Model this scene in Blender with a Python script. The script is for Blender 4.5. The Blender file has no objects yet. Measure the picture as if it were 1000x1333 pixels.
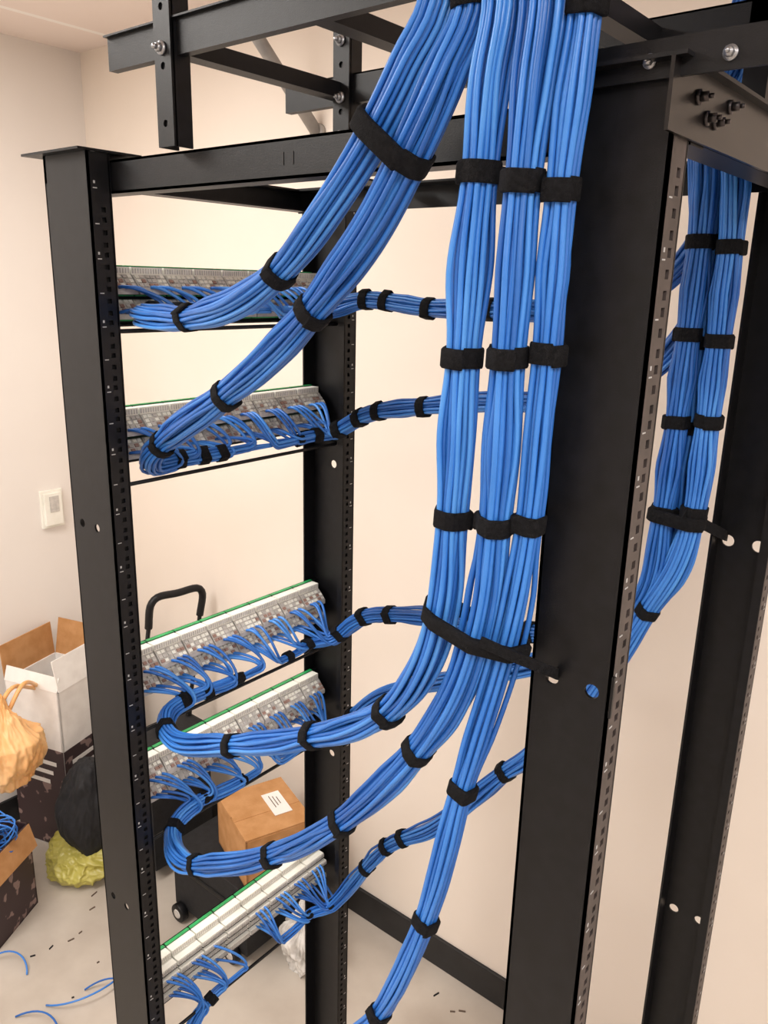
import bpy, math, random
import numpy as np
from mathutils import Vector, Matrix, noise
random.seed(7); rng=np.random.RandomState(7)
ZC=1.95           # eye height: coordinates below are relative to eye height, shifted at build
# ---------------------------------------------------------------- camera basis
XW=np.array([0.7725,0.1915,-0.6054]); YW=np.array([0.635,-0.197,0.747]); ZW=np.array([0.0235,-0.9615,-0.2738])
F=1047.0
def ray(px,py):
    r=np.array([px-500.0,py-666.5,F]); return np.array([r@XW,r@YW,r@ZW])
def W(px,py,X=None,Y=None,Z=None):
    d=ray(px,py)
    t = X/d[0] if X is not None else (Y/d[1] if Y is not None else Z/d[2])
    return d*t
def proj(p):
    p=np.asarray(p,float)
    c=p[...,0:1]*XW+p[...,1:2]*YW+p[...,2:3]*ZW
    return np.stack([500+F*c[...,0]/c[...,2],666.5+F*c[...,1]/c[...,2]],-1)
# ---------------------------------------------------------------- materials
def lin(h):
    h=h.lstrip('#'); v=[int(h[i:i+2],16)/255 for i in (0,2,4)]
    return tuple((c/12.92 if c<=0.04045 else ((c+0.055)/1.055)**2.4) for c in v)+(1,)
def mat(name,col,rough=0.5,metal=0.0,col2=None,scale=30,bump=0.0,bscale=None,spec=None,detail=4,trans=0.0,contrast=None,coat=0.0):
    m=bpy.data.materials.new(name); m.use_nodes=True; nt=m.node_tree; b=nt.nodes['Principled BSDF']
    c=lin(col) if isinstance(col,str) else col
    b.inputs['Base Color'].default_value=c; b.inputs['Roughness'].default_value=rough; b.inputs['Metallic'].default_value=metal
    if spec is not None: b.inputs['Specular IOR Level'].default_value=spec
    if coat: b.inputs['Coat Weight'].default_value=coat
    if trans: b.inputs['Subsurface Weight'].default_value=trans; b.inputs['Subsurface Radius'].default_value=(.05,.03,.02)
    tc=nt.nodes.new('ShaderNodeTexCoord')
    if col2 is not None:
        n=nt.nodes.new('ShaderNodeTexNoise'); n.inputs['Scale'].default_value=scale; n.inputs['Detail'].default_value=detail
        nt.links.new(tc.outputs['Object'],n.inputs['Vector'])
        r=nt.nodes.new('ShaderNodeValToRGB')
        lo,hi=contrast if contrast else (0.35,0.65)
        r.color_ramp.elements[0].position=lo; r.color_ramp.elements[1].position=hi
        r.color_ramp.elements[0].color=c; r.color_ramp.elements[1].color=lin(col2) if isinstance(col2,str) else col2
        nt.links.new(n.outputs['Fac'],r.inputs['Fac']); nt.links.new(r.outputs['Color'],b.inputs['Base Color'])
    if bump:
        n2=nt.nodes.new('ShaderNodeTexNoise'); n2.inputs['Scale'].default_value=bscale or scale; n2.inputs['Detail'].default_value=3
        nt.links.new(tc.outputs['Object'],n2.inputs['Vector'])
        bp=nt.nodes.new('ShaderNodeBump'); bp.inputs['Strength'].default_value=bump; bp.inputs['Distance'].default_value=0.002
        nt.links.new(n2.outputs['Fac'],bp.inputs['Height']); nt.links.new(bp.outputs['Normal'],b.inputs['Normal'])
    return m
M={}
M['black']=mat('black_powdercoat','#09090b',0.42,col2='#111114',scale=60,bump=0.1,bscale=900,spec=0.33)
M['flange']=mat('glare_toned_flange','#3a3331',0.5,col2='#4a413f',scale=40)  # black like the posts; brown-grey of reflected light put into the colour
M['bracket']=mat('black_bracket','#131010',0.3,col2='#1c1817',scale=20,spec=.45)
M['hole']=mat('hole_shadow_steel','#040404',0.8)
M['tick']=mat('white_print','#b8b8b8',0.6)
M['cable']=mat('blue_cable','#2b70c8',0.35,col2='#4388dc',scale=9,spec=0.5)
M['cable2']=mat('blue_cable_dark','#225cac',0.38,col2='#3072c6',scale=9,spec=0.5)
M['cable3']=mat('blue_cable_light','#3a80d6',0.32,col2='#5096e4',scale=9,spec=0.5)
M['velcro']=mat('black_velcro','#0a0a0c',0.9,col2='#18181b',scale=300,bump=0.6,bscale=900,spec=0.2)
M['white']=mat('white_plastic','#ebe9de',0.45,col2='#f5f3ea',scale=20)
M['grey']=mat('grey_plastic','#b8b4af',0.5,col2='#d0cbc5',scale=80)
M['brown']=mat('brown_plastic','#8f7064',0.5,col2='#ab8d82',scale=80)
M['green']=mat('green_pcb','#1f8a4a',0.4,col2='#2aa65c',scale=50)
M['steel']=mat('zinc_steel','#a7a9ad',0.35,metal=0.9)
M['darksteel']=mat('dark_bolt_steel','#4a4647',0.35,metal=0.8)
M['conduit']=mat('grey_conduit','#8f8c8a',0.4,metal=0.3,col2='#a8a4a0',scale=20)
M['card']=mat('cardboard','#b5824f',0.8,col2='#c49261',scale=25,bump=.2,bscale=200)
M['card_dark']=mat('dark_printed_cardboard','#3b2a2d',0.55,col2='#8d7672',scale=22,contrast=(0.6,0.63),detail=2)
M['cardwhite']=mat('white_cardboard','#ece8e4',0.6,col2='#f6f3ef',scale=20)
M['orange']=mat('orange_plastic_bag','#ecaf6c',0.42,col2='#f4cb96',scale=5,bump=.35,bscale=25,trans=.35)
M['yellow']=mat('yellow_bag','#a39842',0.35,col2='#bfb65f',scale=5,bump=.25,bscale=25)
M['clear']=mat('clear_plastic_bag','#bdb8b2',0.22,col2='#efece8',scale=18,bump=.6,bscale=40)
M['nylon']=mat('black_nylon','#101012',0.75,col2='#1c1c20',scale=60,bump=.3,bscale=500)
M['debris']=mat('dark_debris','#6a5a4e',0.8)
# ---------------------------------------------------------------- builder
class B:
    def __init__(s,name,mats): s.name=name; s.mats=mats; s.v=[]; s.f=[]; s.m=[]; s.sm=[]; s.n=0
    def add(s,verts,faces,mi=0,smooth=False):
        verts=np.asarray(verts,float); o=s.n
        s.v.append(verts); s.n+=len(verts)
        s.f.extend([tuple(i+o for i in f) for f in faces]); s.m.extend([mi]*len(faces)); s.sm.extend([smooth]*len(faces))
    def box(s,x0,x1,y0,y1,z0,z1,mi=0):
        v=[(x,y,z) for x in (x0,x1) for y in (y0,y1) for z in (z0,z1)]
        s.add(v,[(0,1,3,2),(4,6,7,5),(0,4,5,1),(2,3,7,6),(0,2,6,4),(1,5,7,3)],mi)
    def wedge(s,y0,y1,pts,mi=0):   # xz profile extruded in y
        n=len(pts); v=[(x,y,z) for y in (y0,y1) for x,z in pts]
        f=[tuple(range(n)),tuple(range(2*n-1,n-1,-1))]+[(i,n+i,n+(i+1)%n,(i+1)%n) for i in range(n)]
        s.add(v,f,mi)
    def obox(s,c,ax,h,mi=0,taper=1.0):
        c=np.array(c,float); ax=[np.array(a,float) for a in ax]
        v=[]
        for i in (-1,1):
            for j in (-1,1):
                for k in (-1,1):
                    t=taper if k>0 else 1
                    v.append(c+ax[0]*i*h[0]*t+ax[1]*j*h[1]*t+ax[2]*k*h[2])
        s.add(v,[(0,1,3,2),(4,6,7,5),(0,4,5,1),(2,3,7,6),(0,2,6,4),(1,5,7,3)],mi)
    def tube(s,pts,r,mi=0,sides=7,cap=True):
        pts=np.asarray(pts,float); n=len(pts)
        T=np.gradient(pts,axis=0); T/=np.linalg.norm(T,axis=1)[:,None]+1e-12
        a=np.array([0,0,1.0]) if abs(T[0][2])<.9 else np.array([1.0,0,0])
        U=np.cross(T[0],a); U/=np.linalg.norm(U)
        Us=np.zeros_like(pts)
        for i in range(n):
            U=U-T[i]*(U@T[i]); U/=np.linalg.norm(U)+1e-12; Us[i]=U
        Vs=np.cross(T,Us)
        an=np.arange(sides)*2*math.pi/sides
        rr=r if np.ndim(r) else np.full(n,r)
        rings=pts[:,None,:]+rr[:,None,None]*(np.cos(an)[None,:,None]*Us[:,None,:]+np.sin(an)[None,:,None]*Vs[:,None,:])
        f=[]
        for i in range(n-1):
            for j in range(sides):
                k=(j+1)%sides
                f.append((i*sides+j,i*sides+k,(i+1)*sides+k,(i+1)*sides+j))
        if cap: f.append(tuple(range(sides))[::-1]); f.append(tuple((n-1)*sides+j for j in range(sides)))
        s.add(rings.reshape(-1,3),f,mi,True)
    def cyl(s,a,b,r,mi=0,sides=16): s.tube([a,b],r,mi,sides)
    def cell(s,o,u,v,n,cu,cv,wu,wv,hu,hv,t,mi,rnd):
        K=16 if rnd else 8
        out=[];inn=[]
        for i in range(K):
            a=2*math.pi*i/K; c,sn=math.cos(a),math.sin(a); m=max(abs(c),abs(sn))
            out.append((cu+wu*c/m,cv+wv*sn/m))
            inn.append((cu+hu*c,cv+hv*sn) if rnd else (cu+hu*c/m,cv+hv*sn/m))
        P=[]
        for d in (0,t):
            for L in (out,inn):
                for (a,b) in L: P.append(o+u*a+v*b+n*d)
        f=[]
        for i in range(K):
            j=(i+1)%K
            f+=[(i,j,K+j,K+i),(2*K+j,2*K+i,3*K+i,3*K+j),(K+i,K+j,3*K+j,3*K+i),(j,i,2*K+i,2*K+j)]
        s.add(P,f,mi)
    def slab(s,o,u,v,n,u0,u1,v0,v1,t,mi):
        if u1-u0<1e-6 or v1-v0<1e-6: return
        P=[o+u*a+v*b+n*c for a in (u0,u1) for b in (v0,v1) for c in (0,t)]
        s.add(P,[(0,1,3,2),(4,6,7,5),(0,4,5,1),(2,3,7,6),(0,2,6,4),(1,5,7,3)],mi)
    def plate(s,o,u,v,n,Wd,H,t,rows,mi=0):
        o,u,v,n=[np.array(a,float) for a in (o,u,v,n)]
        cur=0
        for (cv,hb,cells) in sorted(rows,key=lambda r:r[0]):
            s.slab(o,u,v,n,0,Wd,cur,cv-hb,t,mi)
            x=0
            for (cu,hw,hu,hv,rnd) in cells:
                s.slab(o,u,v,n,x,cu-hw,cv-hb,cv+hb,t,mi)
                s.cell(o,u,v,n,cu,cv,hw,hb,hu,hv,t,mi,rnd); x=cu+hw
            s.slab(o,u,v,n,x,Wd,cv-hb,cv+hb,t,mi); cur=cv+hb
        s.slab(o,u,v,n,0,Wd,cur,H,t,mi)
    def done(s,parent=None,bevel=0):
        me=bpy.data.meshes.new(s.name); v=np.concatenate(s.v); v=v+np.array([0,0,ZC])
        me.from_pydata(v.tolist(),[],s.f)
        for k in s.mats: me.materials.append(M[k])
        me.polygons.foreach_set('material_index',s.m); me.polygons.foreach_set('use_smooth',s.sm); me.update()
        ob=bpy.data.objects.new(s.name,me); bpy.context.scene.collection.objects.link(ob)
        if bevel:
            md=ob.modifiers.new('bevel','BEVEL'); md.width=bevel; md.segments=2; md.limit_method='ANGLE'
        if parent: ob.parent=parent
        return ob
def empty(name):
    e=bpy.data.objects.new(name,None); bpy.context.scene.collection.objects.link(e); e.empty_display_size=.1; return e
# ---------------------------------------------------------------- room
BW=1.63; LW=-2.65; RW=2.3; FW=-2.6; CE=0.70; FL=-ZC
def wallmat(name,c1,c2,sc=1.5):
    return mat(name,c1,0.7,col2=c2,scale=sc,bump=.08,bscale=180,spec=.25)
M['wall']=wallmat('wall_paint','#f1e5d8','#f4e9de')
M['wall2']=wallmat('wall_paint_side','#e8e1db','#ede7e1')
M['base']=mat('black_vinyl_base','#141416',.45,col2='#1e1e20',scale=30)
M['floor']=mat('floor_vinyl','#b9aea2',.4,col2='#c9bfb3',scale=6,detail=8,bump=.05,bscale=60)
m=bpy.data.materials.new('ceiling_tile'); m.use_nodes=True; nt=m.node_tree; bs=nt.nodes['Principled BSDF']; bs.inputs['Roughness'].default_value=.9
tc=nt.nodes.new('ShaderNodeTexCoord'); br=nt.nodes.new('ShaderNodeTexBrick'); br.offset=0
br.inputs['Color1'].default_value=lin('#f0e2da'); br.inputs['Color2'].default_value=lin('#efe0d8'); br.inputs['Mortar'].default_value=lin('#fbf5f0')
br.inputs['Scale'].default_value=1; br.inputs['Mortar Size'].default_value=.012; br.inputs['Brick Width'].default_value=.6; br.inputs['Row Height'].default_value=.6
nt.links.new(tc.outputs['Object'],br.inputs['Vector']); nt.links.new(br.outputs['Color'],bs.inputs['Base Color']); M['ceil']=m
def simple(name,mk,*bx,bevel=0):
    b=B(name,[mk]); b.box(*bx); return b.done(bevel=bevel)
simple('wall_back','wall',LW-.1,RW+.1,BW,BW+.1,FL,CE)
simple('wall_left','wall2',LW-.1,LW,FW,BW,FL,CE)
simple('wall_right','wall2',RW,RW+.1,FW,BW,FL,CE)
simple('wall_front','wall2',LW-.1,RW+.1,FW-.1,FW,FL,CE)
simple('floor','floor',LW-.1,RW+.1,FW-.1,BW+.1,FL-.1,FL)
simple('ceiling','ceil',LW-.1,RW+.1,FW-.1,BW+.1,CE,CE+.1)
simple('baseboard_back','base',LW,RW,BW-.012,BW,FL,FL+.10,bevel=.003)
simple('baseboard_left','base',LW,LW+.012,FW,BW-.012,FL,FL+.10,bevel=.003)
simple('baseboard_right','base',RW-.012,RW,FW,BW-.012,FL,FL+.10,bevel=.003)
# ---------------------------------------------------------------- rack
rack=empty('open_frame_network_rack')
TOP=.155; Hh=TOP-FL
def post(nm,x0,x1,yw,dirn,rows,flm,hh=.0032):
    b=B(nm,['black',flm,'tick','hole'])
    rr=[]
    for (z,xs,r) in rows:
        rr.append((z-FL,.02,[(x-x0,.0195,r,r,True) for x in xs]))
    t=.003
    b.plate((x0,yw,FL),(1,0,0),(0,0,1),(0,dirn,0),x1-x0,Hh,t,rr,0)
    fw=.032
    rows2=[]
    n=int((Hh-.08)/.04445)
    for i in range(n):
        for dz in (0,.0159,.0286):
            rows2.append((.05+i*.04445+dz,.0058,[(.020,.0058,hh,hh,False)]))
    b.plate((x1,yw,FL),(0,dirn,0),(0,0,1),(-1,0,0),fw,Hh,t,rows2,1)
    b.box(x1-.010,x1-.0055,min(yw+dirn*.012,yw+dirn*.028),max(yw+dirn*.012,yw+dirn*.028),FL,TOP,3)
    b.box(x0,x0+t,min(yw,yw+dirn*fw),max(yw,yw+dirn*fw),FL,TOP,0)
    b.box(x1-.012,x1,yw+dirn*fw-.0015,yw+dirn*fw+.0015,FL,TOP,0)
    for i in range(int(Hh/.04445)):
        z=FL+.06+i*.04445
        y=yw+dirn*.009
        b.box(x1+.0001,x1+.0005,y-.003,y+.003,z,z+.0012,2)
        if i%2: b.box(x1+.0001,x1+.0005,y-.002,y+.0005,z+.006,z+.0095,2)
    b.box(x0-.02,x1+.02,min(yw-dirn*.03,yw+dirn*.06),max(yw-dirn*.03,yw+dirn*.06),FL,FL+.006,0)
    return b.done(rack)
AX0,AX1=-1.118,-1.010; BX0,BX1=-.321,-.243; YN=.62; YF=1.15
post('post_a',AX0,AX1,YN,1,[(-.362,(-1.093,-1.053),.0065),(-1.045,(-1.093,-1.053),.0065),(-1.6,(-1.093,-1.053),.0065)],'black')
post('post_c',AX0,AX1,YF,-1,[(-.348,(-1.062,),.008),(-1.0,(-1.062,),.008)],'black')
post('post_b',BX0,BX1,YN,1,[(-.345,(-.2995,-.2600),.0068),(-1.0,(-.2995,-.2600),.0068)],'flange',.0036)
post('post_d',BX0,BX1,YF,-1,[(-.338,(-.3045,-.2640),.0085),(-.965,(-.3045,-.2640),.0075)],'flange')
b=B('top_frame',['black','bracket','darksteel','steel'])
b.box(AX0+.003,BX1,.655,.658,.106,.147); b.box(AX0+.003,BX1,.655,.69,.144,.147); b.box(AX0+.003,BX1,.655,.685,.106,.109)
b.box(AX0,BX1,1.108,1.111,.118,.155); b.box(AX0,BX1,1.075,1.111,.152,.155)
b.box(AX0+.003,AX0+.006,.62,1.15,.12,.155); b.box(AX0,AX0+.035,.65,1.12,.152,.155); b.box(AX0,AX0+.03,.65,1.12,.12,.123)
b.box(BX1+.001,BX1+.004,.60,1.16,.108,.155,1); b.box(BX0+.01,BX1+.012,.60,1.16,.155,.158,0); b.box(BX1-.03,BX1,.65,1.12,.108,.111)
b.box(AX0-.03,AX1+.005,.605,.70,.155,.158); b.box(AX0-.02,AX1+.005,1.09,1.17,.155,.158)
b.box(BX0,BX1+.03,1.09,1.17,.155,.158)
b.box(BX0+.008,.10,.612,.6155,.144,.170,0); b.box(BX0+.008,.10,.6155,.65,.1665,.170,0)
for x in (-.847,-.61): b.box(x-.02,x+.02,.69,1.08,.144,.147)
def bolt(p,n,r=.006,l=.008,mi=2):
    p=np.array(p,float); n=np.array(n,float); b.tube([p,p+n*l*.4],r*1.5,mi,18); b.tube([p+n*l*.4,p+n*l*1.4],r,mi,6); b.tube([p+n*l*1.4,p+n*l*2],r*.5,mi,8)
for y,z in ((.650,.137),(.672,.126),(.692,.126),(.722,.142)): bolt((BX1+.004,y,z),(1,0,0),.0036,.006)
bolt((-.262,.612,.156),(0,-1,0),.0034,.005,3); bolt((-.206,.612,.154),(0,-1,0),.0034,.005,3)
for x in (-.683,-.668): b.box(x-.0008,x+.0008,.6543,.655,.120,.133,1)
b.done(rack)
# ---------------------------------------------------------------- overhead ladder
lad=empty('overhead_cable_ladder')
b=B('ladder_frame',['black','steel','conduit'])
LZ=.262
for y in (.64,.94):
    b.box(-.968,RW-.2,y-.006,y+.006,LZ-.019,LZ+.019)
    b.box(-.968,RW-.2,y-.012 if y<.8 else y-.006,y+.006 if y<.8 else y+.012,LZ+.017,LZ+.019)
x=-.86
while x<RW-.3:
    b.box(x-.012,x+.012,.646,.934,LZ-.012,LZ+.008); x+=.2286
for y in (.64,.94):
    b.plate((-.862,y-.012,.147),(1,0,0),(0,0,1),(0,-1,0),.030,.25,.003,[(k*.06+.025,.008,[(.015,.012,.004,.004,True)]) for k in range(4)],0)
    b.box(-.862,-.859,y-.012,y+.012,.147,.40); b.box(-.835,-.832,y-.012,y+.012,.147,.40)
    b.box(-.862,-.832,y-.012,y-.010,.147,.397)
    for z in (LZ-.012,.322,.20 if y>.8 else .36):
        p=np.array([-.847,y-.015,z]); b.tube([p,p+np.array([0,-.003,0])],.0075,1,20); b.tube([p+np.array([0,-.003,0]),p+np.array([0,-.008,0])],.005,1,6); b.tube([p+np.array([0,-.008,0]),p+np.array([0,-.013,0])],.0028,1,8)
    b.cyl((-.847,y,.39),(-.847,y,CE),.005,1,10)
b.cyl((1.6,.64,LZ),(1.6,.64,CE),.005,1,10); b.cyl((1.6,.94,LZ),(1.6,.94,CE),.005,1,10)
b.box(-.30,-.275,.934,.952,.155,.42); b.box(-.315,-.26,.945,1.10,.155,.16)
b.done(lad)
b=B('electrical_conduit',['conduit'])
p0=W(412,172,Y=BW-.012); p1=W(302,-5,Y=1.38); d=p1-p0
p2=p0+d*((CE-p0[2])/d[2]); 
b.tube([p0,p2],.016,0,14); b.tube([p0+np.array([0,0.012,0]),p0+np.array([0,-.003,0])],.022,0,16); b.done()
# ---------------------------------------------------------------- bundles
RC=.0026; SP=.0056
def hexlat(n):
    L=[]
    for i in range(-6,7):
        for j in range(-6,7):
            L.append(((i+j*.5)*SP+.0009,j*SP*.866+.0005))
    L.sort(key=lambda p:p[0]**2+p[1]**2); return np.array(L[:n])
def spline(P,step=.011):
    P=np.array(P,float); P=np.vstack([2*P[0]-P[1],P,2*P[-1]-P[-2]]); out=[]
    for i in range(1,len(P)-2):
        p0,p1,p2,p3=P[i-1:i+3]
        d1=np.linalg.norm(p1-p0)**.5; d2=np.linalg.norm(p2-p1)**.5; d3=np.linalg.norm(p3-p2)**.5
        t0,t1=0,d1; t2=t1+d2; t3=t2+d3
        for t in np.linspace(t1,t2,40,endpoint=False):
            A1=(t1-t)/(t1-t0)*p0+(t-t0)/(t1-t0)*p1; A2=(t2-t)/(t2-t1)*p1+(t-t1)/(t2-t1)*p2; A3=(t3-t)/(t3-t2)*p2+(t-t2)/(t3-t2)*p3
            B1=(t2-t)/(t2-t0)*A1+(t-t0)/(t2-t0)*A2; B2=(t3-t)/(t3-t1)*A2+(t-t1)/(t3-t1)*A3
            out.append((t2-t)/(t2-t1)*B1+(t-t1)/(t2-t1)*B2)
    out.append(P[-2]); out=np.array(out)
    s=np.r_[0,np.cumsum(np.linalg.norm(np.diff(out,axis=0),axis=1))]
    n=int(s[-1]/step); q=np.linspace(0,s[-1],n)
    return np.stack([np.interp(q,s,out[:,k]) for k in range(3)],1)
def frames(pts):
    T=np.gradient(pts,axis=0); T/=np.linalg.norm(T,axis=1)[:,None]
    U=np.cross(T[0],[0,0,1.0]); 
    if np.linalg.norm(U)<.1: U=np.cross(T[0],[1.0,0,0])
    Us=np.zeros_like(pts)
    for i in range(len(pts)):
        U=U-T[i]*(U@T[i]); U/=np.linalg.norm(U); Us[i]=U
    return T,Us,np.cross(T,Us)
def band(b,C,T,mi=0,rc=RC,hw=.0085,th=.0022):
    C=np.array(C,float); T=np.array(T)/np.linalg.norm(T)
    U=np.cross(T,[0,0,1.0]); 
    if np.linalg.norm(U)<.2: U=np.cross(T,[0,1.0,0])
    U/=np.linalg.norm(U); V=np.cross(T,U); c0=C.mean(0)
    q=np.stack([(C-c0)@U,(C-c0)@V],1); K=48; a0=random.uniform(0,6.28)
    prof=[(0.0002,-hw),(th*.7,-hw),(th,-hw*.8),(th,hw*.8),(th*.7,hw),(0.0002,hw)]
    vs=[]
    for k in range(K):
        a=2*math.pi*k/K; e=np.array([math.cos(a),math.sin(a)])
        c=q[np.argmax(q@e)]; ov=((a-a0)%6.283)<1.9; extra=2.0 if ov else 1.0; sh=.0015 if ov else 0
        for (o,w) in prof:
            p=c+e*(rc+o*extra); vs.append(c0+U*p[0]+V*p[1]+T*(w+sh))
    n=len(prof); f=[]
    for k in range(K):
        k2=(k+1)%K
        for j in range(n):
            j2=(j+1)%n; f.append((k*n+j,k*n+j2,k2*n+j2,k2*n+j))
    b.add(vs,f,mi,True)
BN={}
def bundle(key,way,n,straps,exits=None,seed=0,name='network_cable_bundle',hw=.0085,twist=1.6,cut=-.99,dark=.38,loose=1.0,back=False):
    r=np.random.RandomState(seed+11); path=spline(way); T,U,V=frames(path); N=len(path)
    lat=hexlat(n); b=B(name,['cable','velcro','cable2','cable3']); s=np.arange(N)*.011
    tw=np.sin(s*1.3+seed)*twist*.5
    pos=np.zeros((n,N,3)); last=np.full(n,N-1)
    order=list(range(n))[::-1]
    pj=proj(path)
    ids=[int(np.argmin(np.hypot(pj[:,0]-a,pj[:,1]-c))) for a,c in straps]
    near=np.ones(N)
    for k in ids: near=np.minimum(near,np.clip((np.abs(np.arange(N)-k)-.5)/6.0,0,1))
    near=near*near*(3-2*near)
    puff=.96+.18*near*loose
    def cm():
        q=r.rand(); return 2 if q<dark else (3 if q>.82 else 0)
    for i in range(n):
        ph=r.uniform(0,6.28,4); fr=r.uniform(5,12,2); am=r.uniform(.5,1.8)
        du=(np.sin(s*fr[0]+ph[0])+.5*np.sin(s*fr[1]*2+ph[1]))*.0015*near*loose*am
        dv=(np.sin(s*fr[1]+ph[2])+.5*np.sin(s*fr[0]*2+ph[3]))*.0015*near*loose*am
        a=(lat[i,0]*np.cos(tw)-lat[i,1]*np.sin(tw))*puff+du; c=(lat[i,0]*np.sin(tw)+lat[i,1]*np.cos(tw))*puff+dv
        pos[i]=path+U*a[:,None]+V*c[:,None]
    if exits:
        ex=sorted(exits,key=lambda e:e[0])
        for k,(kk,yd,jack) in enumerate(ex[:n]):
            i=order[k]
            cand=[j for j in range(N) if path[j,0]<cut and j>N*.5]
            j=min(cand,key=lambda q:(abs(path[q,1]-yd),-q)); last[i]=j
            P0=pos[i,j]; P1=np.array(jack); D=np.linalg.norm(P1-P0)
            t=np.linspace(0,1,14)[1:,None]
            m0=T[j]*D*1.1+np.array([.06,0,.03])*r.uniform(.3,1.4)
            m1=np.array([-1,0,-.5])*D*1.0+np.array([0,r.uniform(-.02,.02),0])
            if back:
                m1=np.array([-.9,-.35,-.3])*D*.9+np.array([0,r.uniform(-.01,.01),0])
            h=(2*t**3-3*t**2+1)*P0+(t**3-2*t**2+t)*m0+(-2*t**3+3*t**2)*P1+(t**3-t**2)*m1
            b.tube(np.vstack([pos[i,:j+1],h]),RC,cm())
        for k in range(len(ex),n):
            b.tube(pos[order[k]],RC,0)
    else:
        for i in range(n): b.tube(pos[i],RC,cm())
    for k in ids:
        act=[i for i in range(n) if last[i]>=k+1]
        if len(act)<4: continue
        band(b,pos[act,k],T[k],1,hw=hw)
    ob=b.done(); BN[key]=(path,pos,T); return ob
ZT={1:.015,2:-.195,3:-.60,4:-.806,5:-1.24}
ZL={1:.015-.066,2:-.195-.080,3:-.60-.090,4:-.806-.094,5:-1.24-.092}
def jacks(p,half,n=24):
    out=[]; y0=.684; pitch=(1.115-.684)/23; r=random.Random(p*7+(half=='L'))
    offs=[r.uniform(.02,.045) for _ in range(8)]
    for c in range(24):
        if (half=='L')!=(c<12): continue
        g=c//3; gc=y0+(g*3+1)*pitch
        for row in (0,1):
            y=y0+c*pitch; y=gc+(y-gc)*.62+r.uniform(-.0015,.0015); z=ZT[p]-(.030 if row==0 else .066)
            yd=gc+(offs[g]*.6 if half=='L' else offs[g])
            if half=='L': yd=max(yd,.74)
            else: yd=min(yd,1.085)
            out.append([yd,(-1.066 if row==0 else -1.068,y,z)])
    out.sort(key=lambda e:(e[0] if half=='L' else -e[0]))
    return [(k,e[0],e[1]) for k,e in enumerate(out)][:n]
def P(L): return [W(a,c,Y=y) for a,c,y in L]
def lace(p,dip=.012):
    z=ZL[p]; return [(-.945,.668,z-dip),(-.995,.680,z-dip),(-1.026,.708,z-dip*.6),(-1.028,.75,z),(-1.016,.83,z+.002),(-1.016,.94,z+.004)]
def over(x,y=.585,ly=.8,dz=0):
    return [(x+.75,ly,.325+dz),(x+.35,ly,.33+dz),(x+.14,ly-.04,.345+dz),(x+.05,.70,.352+dz),(x+.01,.63,.335+dz),(x,.595,.29+dz)]
bundle('t1',over(-.385,ly=.86)+P([(655,15,.58),(640,100,.578),(625,235,.578),(604,455,.578),(588,670,.583),(574,790,.588),(548,868,.597),(502,925,.61),(410,957,.632),(300,969,.652)])+lace(3),24,
   [(625,232),(604,455),(588,672),(502,925),(408,958),(303,969),(208,950),(238,916),(270,898),(312,880)],jacks(3,'L'),1,back=True)
bundle('t2',over(-.345,ly=.82,dz=.02)+P([(708,10,.575),(695,100,.575),(678,240,.575),(659,465,.575),(642,682,.58),(625,800,.588),(593,900,.595),(545,972,.60),(450,1063,.617),(352,1112,.637),(285,1124,.652)])+lace(4,.024),24,
   [(678,240),(659,465),(642,682),(545,972),(446,1066),(352,1112),(255,1122),(226,1078),(268,1046),(312,1018)],jacks(4,'L'),2,back=True)
bundle('t3',over(-.305,ly=.78,dz=.04)+P([(762,10,.582),(750,100,.582),(731,242,.584),(711,466,.586),(688,683,.590),(666,800,.594),(645,880,.60),(601,1025,.60),(553,1197,.60),(492,1320,.605)])+
   [(-.62,.62,-1.06),(-.80,.645,-1.26),(-.92,.672,-1.40),(-1.0,.69,-1.42),(-1.028,.725,-1.38),(-1.024,.77,ZL[5]-.01),(-1.018,.83,ZL[5]),(-1.018,.92,ZL[5])],14,
   [(764,2),(731,242),(711,466),(688,683),(601,1025),(553,1197),(492,1318),(262,1295),(285,1268)],jacks(5,'L',14),3,back=True)
bundle('pa',over(-.50,ly=.84,dz=.03)+P([(566,-5,.585),(530,80,.582),(487,170,.582),(432,260,.59),(370,345,.60),(310,393,.615),(250,413,.64),(205,414,.662)])+lace(1,0)[1:],26,
   [(368,348),(243,413),(200,385),(232,382)],jacks(1,'L'),4,back=True)
bundle('pb',over(-.46,ly=.80,dz=.05)+P([(615,5,.585),(583,90,.582),(540,190,.582),(483,300,.59),(407,403,.60),(350,465,.615),(292,515,.635),(238,555,.655)])+[(-.95,.676,-.222),(-1.0,.686,-.252)]+lace(2,0)[2:],26,
   [(618,-2),(405,404),(291,514),(207,573),(226,592),(262,583),(284,577),(318,568)],jacks(2,'L'),5,back=True)
def laceR(p):
    z=ZL[p]; return [(-1.0,1.075,z+.006),(-1.02,1.04,z+.003),(-1.018,.99,z),(-1.018,.91,z)]
def farup(dx,dy): 
    return [(-.05+dx,.87,.325),(-.22+dx,.93,.34),(-.30+dx,1.0,.31)]
far=lambda o,y:[W(944+o,150,Y=y),W(938+o,250,Y=y),W(932+o,320,Y=y),W(917+o,440,Y=y),W(902+o,553,Y=y),W(885+o,668,Y=y)]
fs=lambda o:[(932+o,320),(917+o,440),(902+o,553),(884+o,668)]
bundle('r3',farup(0,0)+far(-21,1.05)+P([(842,770,1.06),(780,832,1.07),(700,826,1.075),(620,812,1.08),(550,803,1.085),(475,804,1.085)])+laceR(3),24,
   fs(-21)+[(690,826),(508,804),(472,804),(434,812),(400,830),(372,845)],jacks(3,'R'),6)
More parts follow.
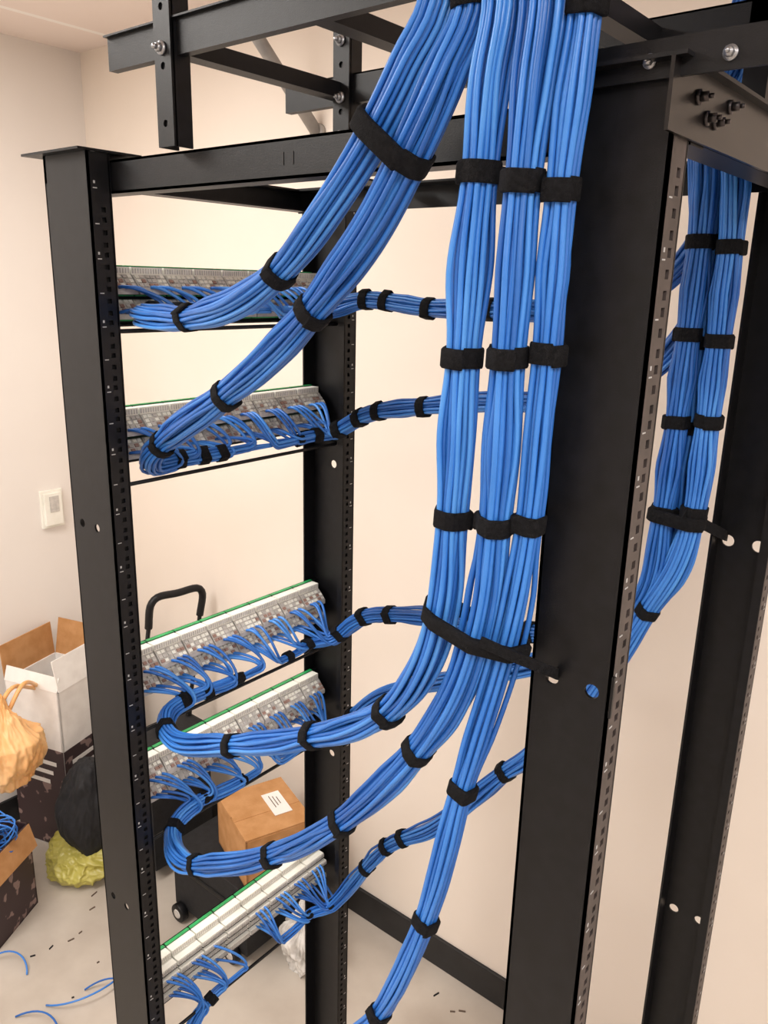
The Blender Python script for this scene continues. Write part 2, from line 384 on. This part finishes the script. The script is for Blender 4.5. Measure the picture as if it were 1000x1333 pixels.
bundle('r4',farup(.02,0)+far(0,1.08)+P([(862,760,1.07),(790,845,1.075),(690,868,1.08),(600,885,1.085),(500,905,1.085)])+laceR(4),24,
   fs(0)+[(848,785),(632,880),(450,915),(418,935),(395,948)],jacks(4,'R'),7)
bundle('r5',farup(.04,0)+far(20,1.05)+P([(884,735,1.05),(840,800,1.06),(770,905,1.07),(690,986,1.08),(660,1005,1.08),(570,1075,1.085),(505,1102,1.085)])+laceR(5),24,
   fs(20)+[(843,795),(660,1005),(530,1094),(505,1103),(466,1118),(420,1157),(390,1178)],jacks(5,'R'),8)
bundle('r1',farup(-.02,0)+P([(945,200,1.09),(925,290,1.10),(860,370,1.10),(735,404,1.10),(640,405,1.09),(558,402,1.085),(477,392,1.085)])+laceR(1),24,
   [(640,405),(558,402),(503,395),(478,392)],jacks(1,'R',24),9)
bundle('r2',farup(.0,0)+P([(952,250,1.10),(925,380,1.10),(850,480,1.10),(725,522,1.10),(630,525,1.09),(553,530,1.085),(480,540,1.085)])+laceR(2),24,
   [(553,530),(497,536),(470,541),(434,547),(410,552),(385,560)],jacks(2,'R',24),10)
def group(keys,px,name='velcro_strap',hw=.011):
    C=[];Ts=[]
    for k,(a,c) in zip(keys,px):
        path,pos,T=BN[k]; pj=proj(path); i=int(np.argmin(np.hypot(pj[:,0]-a,pj[:,1]-c))); C+=list(pos[:,i]); Ts.append(T[i])
    b=B(name,['velcro']); band(b,C,np.mean(Ts,0),0,hw=hw,th=.003); b.done()
group(['pa','pb'],[(484,172),(540,193)],hw=.0095)
group(['t1','t2','t3'],[(574,792),(628,818),(664,838)],hw=.008)
group(['r3','r4','r5'],[(864,668),(884,672),(905,678)],hw=.009)
def ribbon(name,pts,w,up=(0,0,1),th=.0015):
    pts=spline(pts,.006); T,U,V=frames(pts); b=B(name,['velcro']); vs=[];f=[]
    up=np.array(up,float)
    for i,p in enumerate(pts):
        u=up-T[i]*(up@T[i]); u/=np.linalg.norm(u); n=np.cross(T[i],u)
        for (a,c) in ((-1,-1),(1,-1),(1,1),(-1,1)): vs.append(p+u*a*w+n*c*th)
    for i in range(len(pts)-1):
        for j in range(4):
            k=(j+1)%4; f.append((i*4+j,i*4+k,i*4+4+k,i*4+4+j))
    f.append((0,1,2,3)); n=len(vs); f.append((n-1,n-2,n-3,n-4)); b.add(vs,f,0,False); b.done()
ribbon('velcro_strap',[W(625,835,Y=.568),W(665,853,Y=.575),W(700,867,Y=.59),W(720,875,Y=.606),W(726,878,Y=.632)],.005)
ribbon('velcro_strap',[W(890,668,Y=1.03),W(915,682,Y=1.06),W(938,694,Y=1.10),W(946,698,Y=1.16)],.007)
# ---------------------------------------------------------------- panels
for p in (1,2,3,4,5):
    zt=ZT[p]; r=random.Random(p*3)
    b=B('patch_panel',['black','white','grey','brown','green','steel'])
    b.box(-1.114,-1.111,.626,1.145,zt-.088,zt)
    b.box(-1.114,-1.104,.655,1.143,zt-.002,zt); b.box(-1.114,-1.098,.655,1.143,zt-.088,zt-.085)
    y0=.668; wsec=(1.130-.668)/8
    for k in range(8):
        a=y0+k*wsec+.0015; c=a+wsec-.003
        b.box(-1.111,-1.104,a,c,zt-.0035,zt+.0012,4)
        b.box(-1.104,-1.086,a,c,zt-.012,zt-.001,1)
        for q in range(12):
            yy=a+(q+.5)*(c-a)/12; b.box(-1.086,-1.0852,yy-.0010,yy+.0010,zt-.010,zt-.003,2)
        for row in (0,1):
            z0=zt-(.012 if row==0 else .048)
            if p==5:
                for q in range(2):
                    zz=z0-q*.014; b.box(-1.111,-1.068+.008*q,a,c,zz-.0105,zz,1)
                    for e in range(16):
                        yy=a+(e+.5)*(c-a)/16; b.box(-1.068+.008*q,-1.0655+.008*q,yy-.0008,yy+.0008,zz-.0095,zz-.001,2)
                    b.box(-1.085,-1.067+.008*q,a,c,zz-.0128,zz-.0108,0)
                continue
            b.wedge(a,c,[(-1.111,z0),(-1.085,z0),(-1.066,z0-.020),(-1.066,z0-.028),(-1.111,z0-.028)],2)
            for j in range(3):
                ya=a+j*(c-a)/3+.0012; yb=ya+(c-a)/3-.0024
                for e in range(2):
                    yy0=ya+(yb-ya)*(e*.5+.04); yy1=ya+(yb-ya)*(e*.5+.44)
                    for q in range(3):
                        t0=.08+.30*q; xa=-1.085+.019*t0; za=z0-.020*t0; xb=-1.085+.019*(t0+.2); zb=z0-.020*(t0+.2)
                        mi=r.choice([1,1,2,3,3,2] if q else [1,1,1,2])
                        b.wedge(yy0,yy1,[(xa,za),(xa+.002,za+.0015),(xb+.002,zb+.0015),(xb,zb)],mi)
            b.box(-1.111,-1.080,a,c,z0-.031,z0-.029,4)
    zl=ZL[p]-.024
    b.tube([(-1.112,.66,zl),(-1.04,.66,zl),(-1.032,.668,zl),(-1.032,.9,zl),(-1.032,1.12,zl),(-1.04,1.13,zl),(-1.112,1.13,zl)],.0032,0,8)
    for y in (.64,1.135):
        for dz in (.015,.075): b.tube([(-1.111,y,zt-dz),(-1.107,y,zt-dz)],.0055,5,10)
    b.done()
# ---------------------------------------------------------------- wall thermostat
b=B('wall_thermostat',['white','grey'])
q0=W(50,640,X=LW); q1=W(82,682,X=LW); 
ya,yb=q0[1],q1[1]; za,zb=q1[2],q0[2]
b.box(LW,LW+.012,ya,yb,za,zb,0); b.box(LW+.012,LW+.022,ya+.008,yb-.008,za+.01,zb-.01,0)
b.box(LW+.022,LW+.024,ya+.025,yb-.02,(za+zb)/2-.01,zb-.02,1); b.done(bevel=.002)
# ---------------------------------------------------------------- clutter
def rotz(a): return [(math.cos(a),math.sin(a),0),(-math.sin(a),math.cos(a),0),(0,0,1)]
def carton(name,c,half,ang,ms,flaps=None,label=False,closed=False,printed=False):
    b=B(name,ms+['cardwhite','debris','card_dark']); ax=rotz(ang); ax=[np.array(a) for a in ax]; c=np.array(c,float); t=.003
    hx,hy,hz=half; nl=len(ms)
    for sx in (-1,1): b.obox(c+ax[0]*sx*(hx-t),ax,(t,hy,hz),0)
    for sy in (-1,1): b.obox(c+ax[1]*sy*(hy-t),ax,(hx,t,hz),0)
    b.obox(c-ax[2]*(hz-t),ax,(hx,hy,t),0)
    if printed:
        for sx in (-1,1):
            b.obox(c+ax[0]*sx*(hx+.0005)-ax[2]*hz*.35,ax,(.0006,hy*.99,hz*.63),nl+2)
            for q in range(3): b.obox(c+ax[0]*sx*(hx+.0012)+ax[2]*hz*(.1-.12*q),ax,(.0005,hy*(.7-.15*q),hz*.025),nl)
        for sy in (-1,1):
            b.obox(c+ax[1]*sy*(hy+.0005)-ax[2]*hz*.35,ax,(hx*.99,.0006,hz*.63),nl+2)
            for q in range(3): b.obox(c+ax[1]*sy*(hy+.0012)+ax[2]*hz*(.1-.12*q),ax,(hx*(.7-.15*q),.0005,hz*.025),nl)
    if closed:
        for sx in (-1,1): b.obox(c+ax[0]*sx*(hx/2)+ax[2]*(hz+t),ax,(hx/2-.0015,hy,t),0)
        b.obox(c+ax[2]*(hz+2*t+.0005),ax,(.025,hy*.98,.0006),min(1,nl-1))
    if flaps:
        for (k,sg,an,ln,mi) in flaps:
            n=ax[k]*sg; d=n*math.cos(an)+ax[2]*math.sin(an); base=c+n*(k==0 and hx or hy)+ax[2]*hz
            w=hy if k==0 else hx; o=ax[1-k]
            nn=np.cross(d,o)
            b.obox(base+d*ln/2,(d,o,nn),(ln/2,w*.97,.0018),mi)
    if label:
        b.obox(c+ax[2]*(hz+2*t+.0015)+ax[0]*(.0)+ax[1]*.04,ax,(.055,.028,.0006),nl)
        for q in range(3): b.obox(c+ax[2]*(hz+2*t+.0024)+ax[0]*(-.01)+ax[1]*(.03+.010*q),ax,(.03-.006*q,.0012,.0004),nl+1)
        for q in range(3): b.obox(c+ax[0]*(hx+.0006)+ax[2]*(.03-.025*q),ax,(.0006,.035-.008*q,.003),nl+1)
    return b.done()
BXH=.31
carton('open_cardboard_box',(-2.475,1.26,FL+BXH),(.118,.118,BXH),.30,['cardwhite','card'],printed=True,
  flaps=[(1,1,1.35,.13,1),(1,-1,1.9,.05,0),(0,-1,1.5,.12,1),(0,1,1.75,.11,0)])
bx=W(-14,1215,Y=.84)
carton('printed_cardboard_box',(bx[0],bx[1],FL+.15),(.105,.105,.15),.5,['card_dark','card'],flaps=[(0,1,-1.3,.08,1),(1,-1,1.0,.10,1)])
def bag(name,mk,c,s,seed=0,knot=True,amp=.22,sub=6,low=.25,handles=None):
    import bmesh
    bm=bmesh.new(); bmesh.ops.create_icosphere(bm,subdivisions=sub,radius=1)
    for v in bm.verts:
        p=v.co.copy(); o=Vector((seed*3.1,seed*1.7,0))
        st=Vector((p.x*1.6,p.y*1.6,p.z*.8))
        rid=abs(noise.noise(st*1.7+o))*1.0+abs(noise.noise(st*3.9+o*2))*.45+abs(noise.noise(p*8+o))*.18
        f=1+low*noise.noise(p*1.1+o)-amp*(rid-.35)
        z=p.z*f; w=1.0
        if knot and p.z>.3: w=1-.78*((p.z-.3)/.7)**.7; z+=.25*((p.z-.3)/.7)
        if z<-.7: z=-.7-(z+.7)*.05
        v.co=Vector((p.x*f*s[0]*w,p.y*f*s[1]*w,(z+.7)*s[2]))
    me=bpy.data.meshes.new(name); bm.to_mesh(me); bm.free()
    for q in me.polygons: q.use_smooth=True
    me.materials.append(M[mk]); ob=bpy.data.objects.new(name,me); bpy.context.scene.collection.objects.link(ob)
    ob.location=(c[0],c[1],c[2]+ZC); return ob
oc=W(12,1012,Y=.985)
ob=bag('orange_plastic_bag','orange',(oc[0],oc[1],oc[2]),(.110,.105,.145),1,amp=.24)
hb=B('bag_handles',['orange'])
topc=np.array([oc[0],oc[1],oc[2]+.145*1.75])
for s_ in (-1,1):
    hb.tube(spline([topc+np.array([0,.02*s_,-.03]),topc+np.array([-.02,.06+.02*s_,.03]),np.array([-2.42,1.15+.01*s_,FL+2*BXH+.006]),np.array([-2.43,1.18,FL+2*BXH-.02])],.02),.007,0,8)
h=hb.done(); h.parent=ob; h.matrix_parent_inverse=Matrix.Translation((-ob.location)) 
bag('yellow_plastic_bag','yellow',(-2.235,1.16,FL),(.13,.11,.07),2,knot=False,amp=.22)
bag('black_duffel_bag','nylon',(-2.20,1.185,FL+.105),(.085,.105,.185),3,knot=False,amp=.10)
wb=W(398,1255,Z=FL)
bag('clear_plastic_bag','clear',(wb[0],wb[1],FL),(.075,.06,.12),4,amp=.5)
cs=B('rolling_tool_case',['nylon','black','grey'])
cx,cy=-1.68,1.38
cs.box(cx-.15,cx+.19,cy-.13,cy+.13,FL+.035,FL+.26,0); cs.box(cx-.155,cx+.195,cy-.135,cy+.135,FL+.18,FL+.195,1)
for dx in (-.11,.14):
    cs.tube([(cx+dx,cy-.155,FL+.03),(cx+dx,cy-.132,FL+.03)],.03,1,20); cs.tube([(cx+dx,cy-.158,FL+.03),(cx+dx,cy-.152,FL+.03)],.015,2,16)
cs.done(bevel=.004)
hc=B('luggage_trolley',['nylon','black','grey'])
a=W(197,780,Z=-.99); c2=W(264,764,Z=-.99); c2[1]=min(c2[1],BW-.04)
lean=np.array([-.05,-.14,-1.0])
def dn(p,t): q=p+lean*t; return q
hc.tube(spline([dn(a,.10),dn(a,.02),a+(c2-a)*.10,a+(c2-a)*.5,a+(c2-a)*.90,dn(c2,.02),dn(c2,.10)],.012),.0125,1,12)
for q in (a,c2):
    hc.tube([dn(q,.09),dn(q,.55)],.0075,1,10); hc.tube([dn(q,.40),dn(q,.90)],.010,1,10)
mid=(a+c2)/2; bo=dn(mid,.66)
hc.box(bo[0]-.02,bo[0]+.12,bo[1]-.11,min(bo[1]+.13,BW-.02),FL+.05,FL+.50,0)
for s_ in (-.08,.09): hc.tube([(bo[0]-.005,bo[1]+s_-.012,FL+.035),(bo[0]-.005,bo[1]+s_+.012,FL+.035)],.035,1,18)
hc.done(bevel=.008)
carton('cardboard_shipping_box',(cx+.11,cy+.02,FL+.263+.08),(.12,.105,.08),-.35,['card'],label=True,closed=True)
b=B('cable_scraps',['cable','cable2'])
for k,(u,v,a,L,cv) in enumerate([(60,1310,.4,.30,2.2),(110,1290,1.2,.22,-1.8),(35,1270,2.6,.20,2.6),(20,1325,.9,.25,-2.0)]):
    c=W(u,v,Z=FL); pts=[]; p=c.copy()
    for q in range(16):
        p[2]=FL+.004+.025*math.sin(q/15*math.pi)*(L>.12)
        pts.append(p.copy()); p[0]+=math.cos(a)*L/16; p[1]+=math.sin(a)*L/16; a+=cv/16
    b.tube(pts,.0026,k%2,6)
b.done()
b=B('floor_debris',['debris','nylon'])
for i in range(16):
    c=W(rng.uniform(20,130) if i%2 else rng.uniform(560,660),rng.uniform(1160,1333),Z=FL); 
    if c[1]>1.55 or c[0]<LW+.05: continue
    b.obox((c[0],c[1],FL+.002),rotz(rng.uniform(0,3)),(rng.uniform(.003,.012),.0013,.002),i%3==0)
b.done()
b=B('cable_tangle',['cable','cable2'])
for i in range(12):
    c=np.array([bx[0],bx[1],FL+.29]); pts=[]
    ph=rng.uniform(0,6.28,3)
    for k in range(24):
        t=k/23*5; pts.append(c+np.array([.09*math.sin(t*1.3+ph[0])+.01,.08*math.cos(t*1.1+ph[1]),.05*math.sin(t*1.7+ph[2])+.03]))
    b.tube(pts,.0026,i%2,6)
b.done()
# ---------------------------------------------------------------- lights
LC=(1,.965,.92)
def troffer(x,y,e,col=LC):
    fr=B('ceiling_light_panel',['white','lens']); 
    fr.box(x-.31,x+.31,y-.61,y+.61,CE-.012,CE-.002,0); fr.box(x-.28,x+.28,y-.58,y+.58,CE-.016,CE-.010,1); fr.done()
    ld=bpy.data.lights.new('ceiling_panel_light','AREA'); ld.shape='RECTANGLE'; ld.size=.56; ld.size_y=1.16; ld.energy=e; ld.color=col
    lo=bpy.data.objects.new('ceiling_panel_light',ld); lo.location=(x,y,CE-.02+ZC); bpy.context.scene.collection.objects.link(lo)
m=bpy.data.materials.new('light_lens'); m.use_nodes=True; m.node_tree.nodes['Principled BSDF'].inputs['Emission Color'].default_value=(1,.95,.9,1); m.node_tree.nodes['Principled BSDF'].inputs['Emission Strength'].default_value=2; M['lens']=m
troffer(.5,-.7,37); troffer(-1.7,-.6,32); troffer(1.3,.6,20,(1,.91,.88))
troffer(-1.75,.45,13)
w=bpy.data.worlds.new('world'); bpy.context.scene.world=w; w.use_nodes=True
w.node_tree.nodes['Background'].inputs[0].default_value=(1,.93,.85,1); w.node_tree.nodes['Background'].inputs[1].default_value=.3
# ---------------------------------------------------------------- camera
cd=bpy.data.cameras.new('camera'); cam=bpy.data.objects.new('camera',cd); bpy.context.scene.collection.objects.link(cam)
right=Vector((XW[0],YW[0],ZW[0])).normalized(); fwd=Vector((XW[2],YW[2],ZW[2])); fwd=(fwd-right*fwd.dot(right)).normalized(); up=right.cross(fwd)
R=Matrix((right,up,-fwd)).transposed(); cam.matrix_world=Matrix.Translation((0,0,ZC))@R.to_4x4()
cd.sensor_fit='VERTICAL'; cd.sensor_height=36; cd.sensor_width=27; cd.lens=36*F/1333; cd.clip_start=.01
bpy.context.scene.camera=cam
bpy.context.scene.view_settings.view_transform='Standard'
